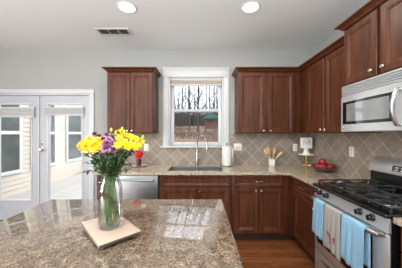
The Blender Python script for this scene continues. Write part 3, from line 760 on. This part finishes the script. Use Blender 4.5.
# ------------------------------------------------------------------ outlets, ceiling fittings
def outlet(label, loc, rz, wide=False, kind='outlet'):
    t = thing('wall_outlet' if kind == 'outlet' else 'light_switch', label, kind, loc, rz)
    w_ = .062 if wide else .036
    bx('cover_plate', M_plastic, t, -w_, w_, -.006, -.0005, -.058, .058, bev=.003)
    for x in ((-.028, .028) if wide else (0,)):
        if kind == 'outlet':
            for z in (-.024, .024):
                r_ = bx('receptacle', M_ceramic, t, x-.016, x+.016, -.008, -.0062, z-.014, z+.014, bev=.002)
                q = bm_new(); box(q, x-.008, x-.005, -.0086, -.0081, z-.005, z+.006); box(q, x+.005, x+.008, -.0086, -.0081, z-.005, z+.006); obj('slots', q, M_dark, r_)
        else: bx('rocker', M_ceramic, t, x-.016, x+.016, -.009, -.0062, -.033, .033, bev=.002)
ys = YB-.008
outlet('white outlet on the tiles between left cabinet and sink window', (-.868, ys, 1.185), 0)
outlet('double white switch plate right of the sink window', (.584, ys, 1.192), 0, True, 'switch')
outlet('white outlet on the back tiles near the room corner', (1.492, ys, 1.185), 0)
outlet('white outlet on the right wall tiles left of the range', (XR-.008, 2.27, 1.197), RZ)
def can_light(label, x, y):
    t = thing('ceiling_light', label, 'light', (x, y, H), 0, 'recessed ceiling lights')
    q = bm_new(); lathe(q, [(.080, -.002), (.083, -.009), (.093, -.006), (.097, -.0005)], n=32); obj('trim_ring', q, M_white, t)
    q = bm_new(); lathe(q, [(.001, -.004), (.0805, -.004)], n=32); obj('lens', q, M_lamp, t)
    l = light('lamp_light', 'AREA', (0, 0, -.012), (0, 0, 0), 9, .14, None, (1, .93, .82)); l.parent = t
can_light('left of the two round recessed ceiling lights', -.78, 2.09)
can_light('right of the two round recessed ceiling lights', .525, 2.09)
can_light('added unseen ceiling light over the living area side', -.78, -.6)  # out of view, added as extra room light
can_light('added unseen ceiling light over the range side aisle', .9, -.6)  # likewise an added lamp behind the camera, never in frame
t = thing('ceiling_vent', 'white rectangular air vent with dark louvers in the ceiling', 'vent', (-1.135, 2.585, H))
q = bm_new(); X, Y = .215, .085
for a in ((-X, X, -Y, -.06), (-X, X, .06, Y), (-X, -.185, -.06, .06), (.185, X, -.06, .06), (-.068, -.058, -.06, .06), (.058, .068, -.06, .06)): box(q, a[0], a[1], a[2], a[3], -.010, -.0005)
obj('frame', q, M_white, t, smooth=0); bx('duct_back', M_dark, t, -.185, .185, -.06, .06, -.002, -.0006)
for x0, x1 in ((-.185, -.068), (-.058, .058), (.068, .185)):
    q = bm_new()
    for i in range(9):
        y = -.054+i*.0135; extrude_x(q, [(y-.005, -.009), (y-.004, -.009), (y+.005, -.003), (y+.004, -.003)], x0, x1)
    obj('louver_bank', q, M_vent, t, smooth=0)

# ------------------------------------------------------------------ counter things
ZC = .9148
# paper towels
t = thing('paper_towel_holder', 'upright holder with black finial carrying the paper towel roll', 'holder', (.392, 3.0, ZC))
q = bm_new(); lathe(q, [(.001, 0), (.078, 0), (.080, .004), (.074, .010), (.001, .011)], n=28); obj('base', q, M_chrome, t)
q = bm_new(); tube(q, [(0, 0, .01), (0, 0, .325)], .006, 10); obj('rod', q, M_chrome, t)
q = bm_new(); ball(q, (0, 0, .335), .013); obj('finial', q, M_black, t)
t = thing('paper_towel_roll', 'white paper towel roll standing beside the sink window', 'paper towels', (.392, 3.0, ZC+.0115))
q = bm_new(); lathe(q, [(.021, 0), (.073, 0), (.075, .004), (.075, .284), (.072, .288), (.021, .288), (.021, 0)], n=36); obj('roll', q, M_paper, t)
q = bm_new(); rows = []
for i in range(8):
    u = i/7; a = .2-.5*u; rr = .0765+.018*u*u
    rows.append([q.verts.new((rr*math.cos(a)+.004*u, rr*math.sin(a), z)) for z in (.0, .285-.03*u)])
for a, c in zip(rows, rows[1:]): q.faces.new((a[0], c[0], c[1], a[1]))
sh = obj('loose_sheet', q, M_paper, t); md = sh.modifiers.new('thick', 'SOLIDIFY'); md.thickness = .0012
# utensil crock
CX, CY = 1.085, 3.05
t = thing('utensil_crock', 'small square white crock holding wooden utensils', 'crock', (CX, CY, ZC))
q = bm_new(); R = []
for s, z in ((.033, 0), (.035, .004), (.040, .095), (.039, .098), (.035, .098), (.030, .01)):
    R.append([q.verts.new(p) for p in ((-s, -s, z), (s, -s, z), (s, s, z), (-s, s, z))])
for a, c in zip(R, R[1:]):
    for k in range(4): q.faces.new((a[k], a[(k+1) % 4], c[(k+1) % 4], c[k]))
q.faces.new(R[0][::-1]); q.faces.new(R[-1]); o_ = obj('pot', q, M_ceramic, t, smooth=30)
def utensil(name, label, cat, ex, ez, ey, m, kind):
    t = thing(name, label, cat, (CX, CY, ZC+.013), 0, 'wooden utensils in the white crock')
    e = Vector((ex, ey, ez)); s = Vector((-ex*.13, -ey*.1, 0)); d = (e-s).normalized()
    n1 = s+(e-s)*.62
    q = bm_new(); tube(q, [s, n1], [.005, .006], 8); obj('handle', q, m, t)
    q = bm_new(); u = d.cross(Vector((0, 1, 0))).normalized(); v = u.cross(d); nseg = 9; rows = []
    for i in range(nseg):
        f = i/(nseg-1); c = n1+(e-n1)*f
        wd = .005+.017*math.sin(PI*min(1, f*.55+.12))*(1 if kind == 'spoon' else .95) if f < .98 or kind != 'spoon' else .012
        if kind == 'spoon': wd *= math.sqrt(max(.06, 1-max(0, f-.55)**2/.21))
        row = []
        for k in range(7):
            g = -1+2*k/6; row.append(q.verts.new(c+u*wd*g+v*(.006*g*g if kind == 'spoon' else 0)))
        rows.append(row)
    for a, c in zip(rows, rows[1:]):
        for k in range(6): q.faces.new((a[k], a[k+1], c[k+1], c[k]))
    hd = obj('bowl' if kind == 'spoon' else 'blade', q, m, t, smooth=60); md = hd.modifiers.new('thick', 'SOLIDIFY'); md.thickness = .005
utensil('wooden_spoon', 'pale wooden spoon leaning far left in the white crock', 'utensil', -.115, .245, -.01, M_spoon, 'spoon')
utensil('wooden_spatula', 'pale wooden spatula leaning slightly left in the white crock', 'utensil', -.055, .27, .02, M_spoon, 'blade')
utensil('wooden_spoon', 'brown wooden spoon standing upright in the white crock', 'utensil', -.005, .26, -.015, M_spoon2, 'spoon')
utensil('wooden_spatula', 'pale wooden spatula leaning slightly right in the white crock', 'utensil', .06, .25, .01, M_spoon, 'blade')
utensil('wooden_spoon', 'pale wooden spoon leaning far right in the white crock', 'utensil', .165, .195, -.01, M_spoon, 'spoon')
# cake stand with monogram block
SX, SY = 1.585, 2.985
t = thing('cake_stand', 'white plate stand on slim brass stem and foot in the corner', 'stand', (SX, SY, ZC))
q = bm_new()
for k in range(5):
    a = 2*PI*k/5+.3; tube(q, [(0, 0, .022), (.035*math.cos(a), .035*math.sin(a), .012), (.068*math.cos(a), .068*math.sin(a), .0065)], [.009, .007, .006], 8)
ball(q, (0, 0, .024), .016); obj('foot', q, M_gold, t)
q = bm_new(); tube(q, [(0, 0, .03), (0, 0, .168)], .008, 12); obj('stem', q, M_gold, t)
q = bm_new(); lathe(q, [(.001, .168), (.05, .170), (.112, .172), (.118, .174), (.118, .187), (.112, .187), (.105, .182), (.001, .182)], n=36); obj('plate', q, M_ceramic, t)
t = thing('monogram_block', 'white block with grey letter M on a flared foot', 'ornament', (SX, SY, ZC+.1825))
rz_m = math.atan2(SX, SY)*-.55; t.rotation_euler = (0, 0, rz_m)
q = bm_new(); lathe(q, [(.001, 0), (.055, 0), (.056, .004), (.044, .02), (.032, .055), (.034, .085), (.001, .086)], n=24); obj('pedestal', q, M_ceramic, t)
bx('panel', M_ceramic, t, -.080, .080, -.02, .02, .0865, .250, bev=.005)
q = bm_new(); zz = .135; hh = .070; yy0, yy1 = -.0235, -.0205
def bar(a, c, w_=.011):
    d = (Vector(c)-Vector(a)).normalized(); n_ = Vector((-d.y, d.x))*w_/2
    pl = [Vector(a)+n_, Vector(c)+n_, Vector(c)-n_, Vector(a)-n_]; prism(q, [(p.x, p.y) for p in pl], yy0, yy1)
bar((-.038, zz), (-.038, zz+hh), .010); bar((.038, zz), (.038, zz+hh), .010); bar((-.038, zz+hh), (0, zz+.015), .009); bar((.038, zz+hh), (0, zz+.015), .009)
obj('letter', q, M_grey, t, smooth=0)
# fruit basket and apples
BX, BY = 1.565, 2.53
t = thing('fruit_basket', 'dark wire bowl of red apples on the corner counter', 'basket', (BX, BY, ZC))
q = bm_new()
def circ(r, z, w_, n=36): tube(q, [(r*math.cos(2*PI*k/n), r*math.sin(2*PI*k/n), z) for k in range(n+1)], w_, 6, False)
circ(.135, .085, .0045); circ(.118, .055, .003); circ(.095, .028, .003); circ(.062, .006, .004)
obj('rings', q, M_wire, t); q = bm_new()
for k in range(20):
    a = 2*PI*k/20; tube(q, [(r*math.cos(a), r*math.sin(a), z) for r, z in ((.02, .012), (.062, .008), (.095, .028), (.118, .055), (.135, .085))], .0022, 5)
obj('ribs', q, M_wire, t)
q = bm_new(); ap = [(0.001, .010), (.012, .004), (.024, .001), (.033, .012), (.039, .032), (.038, .048), (.030, .062), (.018, .068), (.008, .064), (.001, .058)]
lathe(q, ap, n=22)
a0 = thing('apple', 'red apple piled in the wire bowl', 'apple', (BX, BY, ZC), 0, 'apples in the wire bowl')
obj('fruit', q, M_apple, a0, smooth=80); q = bm_new(); tube(q, [(0, 0, .057), (.004, 0, .072), (.009, .002, .08)], .0015, 5); obj('stalk', q, M_spoon2, a0)
spots = [(-.055, -.045, .032), (.035, -.062, .032), (.062, .02, .032), (-.005, .06, .032), (-.070, .03, .034), (-.005, -.005, .088)]
a0.scale = (1.16,)*3
for i, (x, y, z) in enumerate(spots):
    o_ = a0 if i == 0 else dup(a0, (0, 0, 0), i*1.3)
    o_.location = (BX+x, BY+y, ZC+z); o_.rotation_euler = (.25*math.sin(i*2.1), .3*math.cos(i*1.7), i*1.3)
# small red bloom in dark pot on plate
t = thing('small_plate', 'blush pink plate under the red bloom at the left counter', 'plate', (-.925, 2.98, ZC))
q = bm_new(); lathe(q, [(.001, 0), (.06, 0), (.10, .010), (.118, .018), (.118, .021), (.098, .014), (.06, .005), (.001, .005)], n=36); obj('dish', q, M_pinkplate, t)
t = thing('flower_pot', 'dark plum glass pot holding a red bloom', 'pot', (-.935, 2.98, ZC+.0055))
q = bm_new(); lathe(q, [(.001, 0), (.030, 0), (.034, .004), (.037, .10), (.036, .104), (.031, .104), (.028, .02), (.001, .015)], n=24); obj('cup', q, M_pot, t)
t = thing('red_flower', 'round coral red bloom in the dark pot', 'flower', (-.935, 2.98, ZC+.022))
q = bm_new(); tube(q, [(0, 0, 0), (0, 0, .12)], .004, 8); obj('stem', q, M_stem, t)
q = bm_new(); ball(q, (0, 0, .155), .045)
for i in range(150):
    z = 1-2*(i+.5)/150; a = i*2.39996; rr = math.sqrt(1-z*z); n_ = Vector((rr*math.cos(a), rr*math.sin(a), z)); c = Vector((0, 0, .155))+n_*.046
    u, v = frame_basis(n_); w_ = .011
    vs = [q.verts.new(p) for p in (c-u*w_*.5, c+n_*.012-v*w_, c+n_*.018+u*w_*.4, c+n_*.012+v*w_)]; q.faces.new(vs)
obj('bloom', q, M_red, t, smooth=0)

# ------------------------------------------------------------------ island centrepiece
IX, IY, IZ = -.449, .975, .9145
ang = math.atan2(-.215, .2)
t = thing('marble_tray', 'cream marble tray with silver beaded edge and feet on the island', 'tray', (IX, IY, IZ), ang)
LX, LY = .146, .092
bx('slab', M_marble, t, -LX, LX, -LY, LY, .0255, .033, bev=.0025, seg=3)
q = bm_new(); box(q, -LX+.006, LX-.006, -LY+.006, LY-.006, .0130, .0253); obj('rim', q, M_bead, t)
q = bm_new(); n = 22
for i in range(n+1):
    x = -LX+.004+(2*LX-.008)*i/n
    for y in (-LY+.004, LY-.004): ball(q, (x, y, .0192), .0058, u=6, v=4)
n = 14
for i in range(1, n):
    y = -LY+.004+(2*LY-.008)*i/n
    for x in (-LX+.004, LX-.004): ball(q, (x, y, .0192), .0058, u=6, v=4)
o_ = obj('beading', q, M_bead, t); o_['kind'] = 'stuff'
for x in (-LX+.02, LX-.02):
    for y in (-LY+.02, LY-.02):
        q = bm_new(); ball(q, (x, y, .0068), .0105, 1, 1, .65); obj('foot', q, M_bead, t)
VX, VY, VZ = -.444, .972, IZ+.0335
t = thing('glass_vase', 'clear glass jar vase of flowers standing on the marble tray', 'vase', (VX, VY, VZ))
q = bm_new()
outer = [(.001, 0), (.046, 0), (.053, .004), (.056, .014), (.056, .185), (.054, .202), (.045, .222), (.042, .232), (.042, .252), (.046, .258), (.046, .264), (.043, .266)]
inner = [(.0395, .264), (.0385, .232), (.042, .218), (.0505, .200), (.0525, .185), (.0525, .020), (.046, .012), (.001, .012)]
lathe(q, outer+inner, n=40); obj('jar', q, M_vglass, t, smooth=60)
q = bm_new(); lathe(q, [(.001, .0125), (.045, .0125), (.0518, .021), (.0518, .128), (.001, .128)], n=32); obj('water', q, M_water, t)
# flowers: bloom prototypes as meshes, drawn per flower facing a direction
def petal(q, c, n_, side, length, width, lift, curl=0.2, base=0.0, tipw=.35):
    """petal starting at c, growing along side and lifting along n_"""
    perp = n_.cross(side).normalized(); rows = []
    for i in range(4):
        f = i/3; p = c+side*(base+length*f)+n_*(lift*f+curl*length*f*f)
        w_ = width*(.45, 1.0, .95, tipw)[i]*.5
        rows.append([q.verts.new(p-perp*w_+n_*.12*w_), q.verts.new(p), q.verts.new(p+perp*w_+n_*.12*w_)])
    for a, c2 in zip(rows, rows[1:]):
        for k in range(2): q.faces.new((a[k], a[k+1], c2[k+1], c2[k]))
def sides(n_, n, off=0):
    u, v = frame_basis(n_)
    return [u*math.cos(2*PI*k/n+off)+v*math.sin(2*PI*k/n+off) for k in range(n)]
frnd = random.Random(21)
BASE = Vector((VX, VY, VZ))
def stem_path(head, foot_a):
    fr_ = .044*math.sqrt(frnd.uniform(.1, 1)); foot = Vector((fr_*math.cos(foot_a), fr_*math.sin(foot_a), .016))
    neck = Vector((max(-.028, min(.028, head.x*.30)), max(-.028, min(.028, head.y*.30)), .245))
    mid = neck.lerp(head, .55)+Vector((0, 0, .02))
    return [foot, foot.lerp(neck, .5), neck, mid, head]
def leaflet(q, p, d, ln, w_):
    up = Vector((0, 0, 1)); perp = d.cross(up).normalized(); rows = []
    for i in range(5):
        f = i/4; c = p+d*ln*f+up*(-.35*ln*f*f+.12*ln*f); ww = w_*math.sin(PI*(.12+.86*f))*.5
        rows.append([q.verts.new(c-perp*ww+up*.15*ww), q.verts.new(c), q.verts.new(c+perp*ww+up*.15*ww)])
    for a, c2 in zip(rows, rows[1:]):
        for k in range(2): q.faces.new((a[k], a[k+1], c2[k+1], c2[k]))
def flower(kind, px, py, depth, name, label, cat='flower', group=None):
    """head placed by photo direction at its real distance from the camera"""
    head = Vector(((px-201)*depth/198., depth, 1.40-(py-134)*depth/198.))-BASE
    t = thing(name, label, cat, BASE, 0, group)
    path = stem_path(head, frnd.uniform(0, 6.28))
    out = Vector((head.x, head.y-.03, 0)); 
    n_ = (Vector((head.x*2.2, head.y*2.2-.15, .30))).normalized()
    q = bm_new(); tube(q, path[:-1]+[head-n_*.004], [.0014, .0014, .0016, .002, .002], 6); obj('stem', q, M_stem, t)
    q = bm_new()
    if kind == 'mum':
        for ring, (n, ln, lf, cu) in enumerate(((18, .031, -.006, -.25), (17, .029, .003, -.1), (14, .024, .010, .05), (11, .018, .014, .2), (7, .010, .014, .3))):
            for s in sides(n_, n, ring*.2): petal(q, head+n_*.002*ring, n_, s, ln*frnd.uniform(.9, 1.08), .010, lf, cu, .002, .5)
        obj('bloom', q, M_yel, t, smooth=0)
    elif kind == 'lily':
        for s in sides(n_, 6, frnd.uniform(0, 1)): petal(q, head, n_, s, .022*frnd.uniform(.9, 1.1), .013, .014, .1, 0, .3)
        for s in sides(n_, 5, frnd.uniform(0, 1)): petal(q, head+n_*.006, n_, s, .014, .010, .014, .1, 0, .3)
        obj('bloom', q, M_yel2, t, smooth=0)
    elif kind == 'bud':
        ball(q, head+n_*.008, .008, .8, .8, 1.5, 8, 6); obj('bloom', q, M_bud, t)
    else:
        mm = M_pink if kind == 'daisy' else M_plum
        for ring, (n, ln, lf) in enumerate(((15, .024, 0), (13, .019, .006))):
            for s in sides(n_, n, ring*.2): petal(q, head+n_*.002*ring, n_, s, .8*ln*frnd.uniform(.92, 1.06), .0075, lf, .02, .003, .6)
        bl = obj('bloom', q, mm, t, smooth=0)
        q = bm_new(); m_ = Matrix.Translation(head+n_*.005); ball(q, head+n_*.006, .0105, 1, 1, .8, 10, 6); obj('flower_centre', q, M_eye, bl)
    q = bm_new()
    for k in range(11):
        f = frnd.uniform(.0, .9); p = path[2].lerp(path[4], f)+Vector((0, 0, .012*math.sin(PI*f))); a = frnd.uniform(0, 6.28)
        leaflet(q, p, Vector((math.cos(a), math.sin(a), frnd.uniform(-.2, .6))).normalized(), frnd.uniform(.03, .065), frnd.uniform(.009, .017))
    obj('leaves', q, M_leaf, t, smooth=60)
    return t
G1, G2, G3, G4 = 'golden blooms on the left of the bouquet', 'mauve daisies in the bouquet', 'lemon yellow blooms on the right of the bouquet', 'plum blooms in the bouquet'
for px, py, dp in ((83.5, 146, .95), (90, 141.5, .96), (97.5, 143, .93), (88, 146, .92), (94.5, 146, .90), (101, 145.5, .97)):
    flower('mum', px, py, dp, 'golden_chrysanthemum', 'golden yellow bloom in the left cluster of the vase bouquet', group=G1)
for px, py, dp in ((105.5, 149, .90), (113.2, 149.5, .90), (103.5, 139.5, .95), (109, 141, .93), (107, 135.5, 1.0), (113, 138, .99)):
    flower('daisy', px, py, dp, 'mauve_daisy', 'mauve daisy with dark eye in the middle of the vase bouquet', group=G2)
for px, py, dp in ((95, 134.5, 1.0), (106.8, 143.5, .90), (99, 136.5, .99)):
    flower('plum', px, py, dp, 'plum_daisy', 'dark plum bloom among the mauve and golden flowers', group=G4)
for px, py, dp in ((119, 140, .93), (124, 137, .96), (129.5, 138.5, .94), (134, 140.5, .95), (139.5, 143, .97), (118, 147, .90), (124, 144, .89), (130, 146, .89), (136.5, 147, .93), (127, 147.5, .88), (121, 133.5, 1.0), (133, 148.5, .90)):
    flower('lily', px, py, dp, 'yellow_lily', 'lemon yellow bloom in the right cluster of the vase bouquet', group=G3)
for px, py, dp in ((111.5, 131.5, .97), (116, 134, .95), (122, 130.5, .96), (142, 138.5, .95)):
    flower('bud', px, py, dp, 'lily_bud', 'greenish yellow bud at the top of the vase bouquet', group='buds in the bouquet')
def sprig(label, pts, leaves, m, ln):
    t = thing('greenery_sprig', label, 'foliage', BASE)
    P = [Vector(((x-201)*d/198., d, 1.40-(y-134)*d/198.))-BASE for x, y, d in pts]
    P = [Vector((0.0, .0, .02)), Vector((P[0].x*.25, P[0].y*.25, .245))]+P
    q = bm_new(); tube(q, P, [.0018]*2+[.0022]*(len(P)-3)+[.0012], 6); obj('stem', q, M_stem, t)
    q = bm_new()
    for k in range(leaves):
        f = (k+.6)/leaves*(len(P)-2)+1; i = min(int(f), len(P)-2); p = P[i].lerp(P[i+1], f-i); a = k*2.4
        d = ((P[i+1]-P[i]).normalized()*.7+Vector((math.cos(a), math.sin(a), .2))).normalized()
        leaflet(q, p, d, ln*frnd.uniform(.75, 1.15), ln*.34)
    obj('leaves', q, m, t, smooth=60)
sprig('dark leafed sprig drooping left from the vase', [(98, 172, .95), (90, 170.5, .95), (82, 173, .95)], 8, M_dleaf, .045)
sprig('green sprig under the golden blooms', [(100, 166, .93), (92, 158, .93), (86, 155, .94)], 12, M_leaf, .05)
sprig('green sprig under the lemon yellow blooms', [(118, 166, .93), (126, 158, .93), (131, 155, .95)], 12, M_leaf, .05)
sprig('bushy green sprig rising in the middle of the vase', [(107, 168, .89), (109, 158, .88), (110, 153, .88)], 14, M_leaf, .05)
sprig('thin green sprig reaching right past the vase', [(117, 170, .96), (128, 163, .98), (134, 165, .98)], 9, M_leaf, .035)
sprig('leafy green sprig behind the mauve daisies', [(104, 165, 1.0), (99, 154, 1.02), (96, 149, 1.02)], 12, M_leaf, .045)
sprig('deep green sprig hanging right of the vase neck', [(119, 172, .93), (125, 168, .92), (129, 170, .92)], 9, M_dleaf, .04)
sprig('low green sprig hanging left of the vase neck', [(100, 170, .92), (93, 164, .91), (88, 163, .91)], 10, M_leaf, .045)
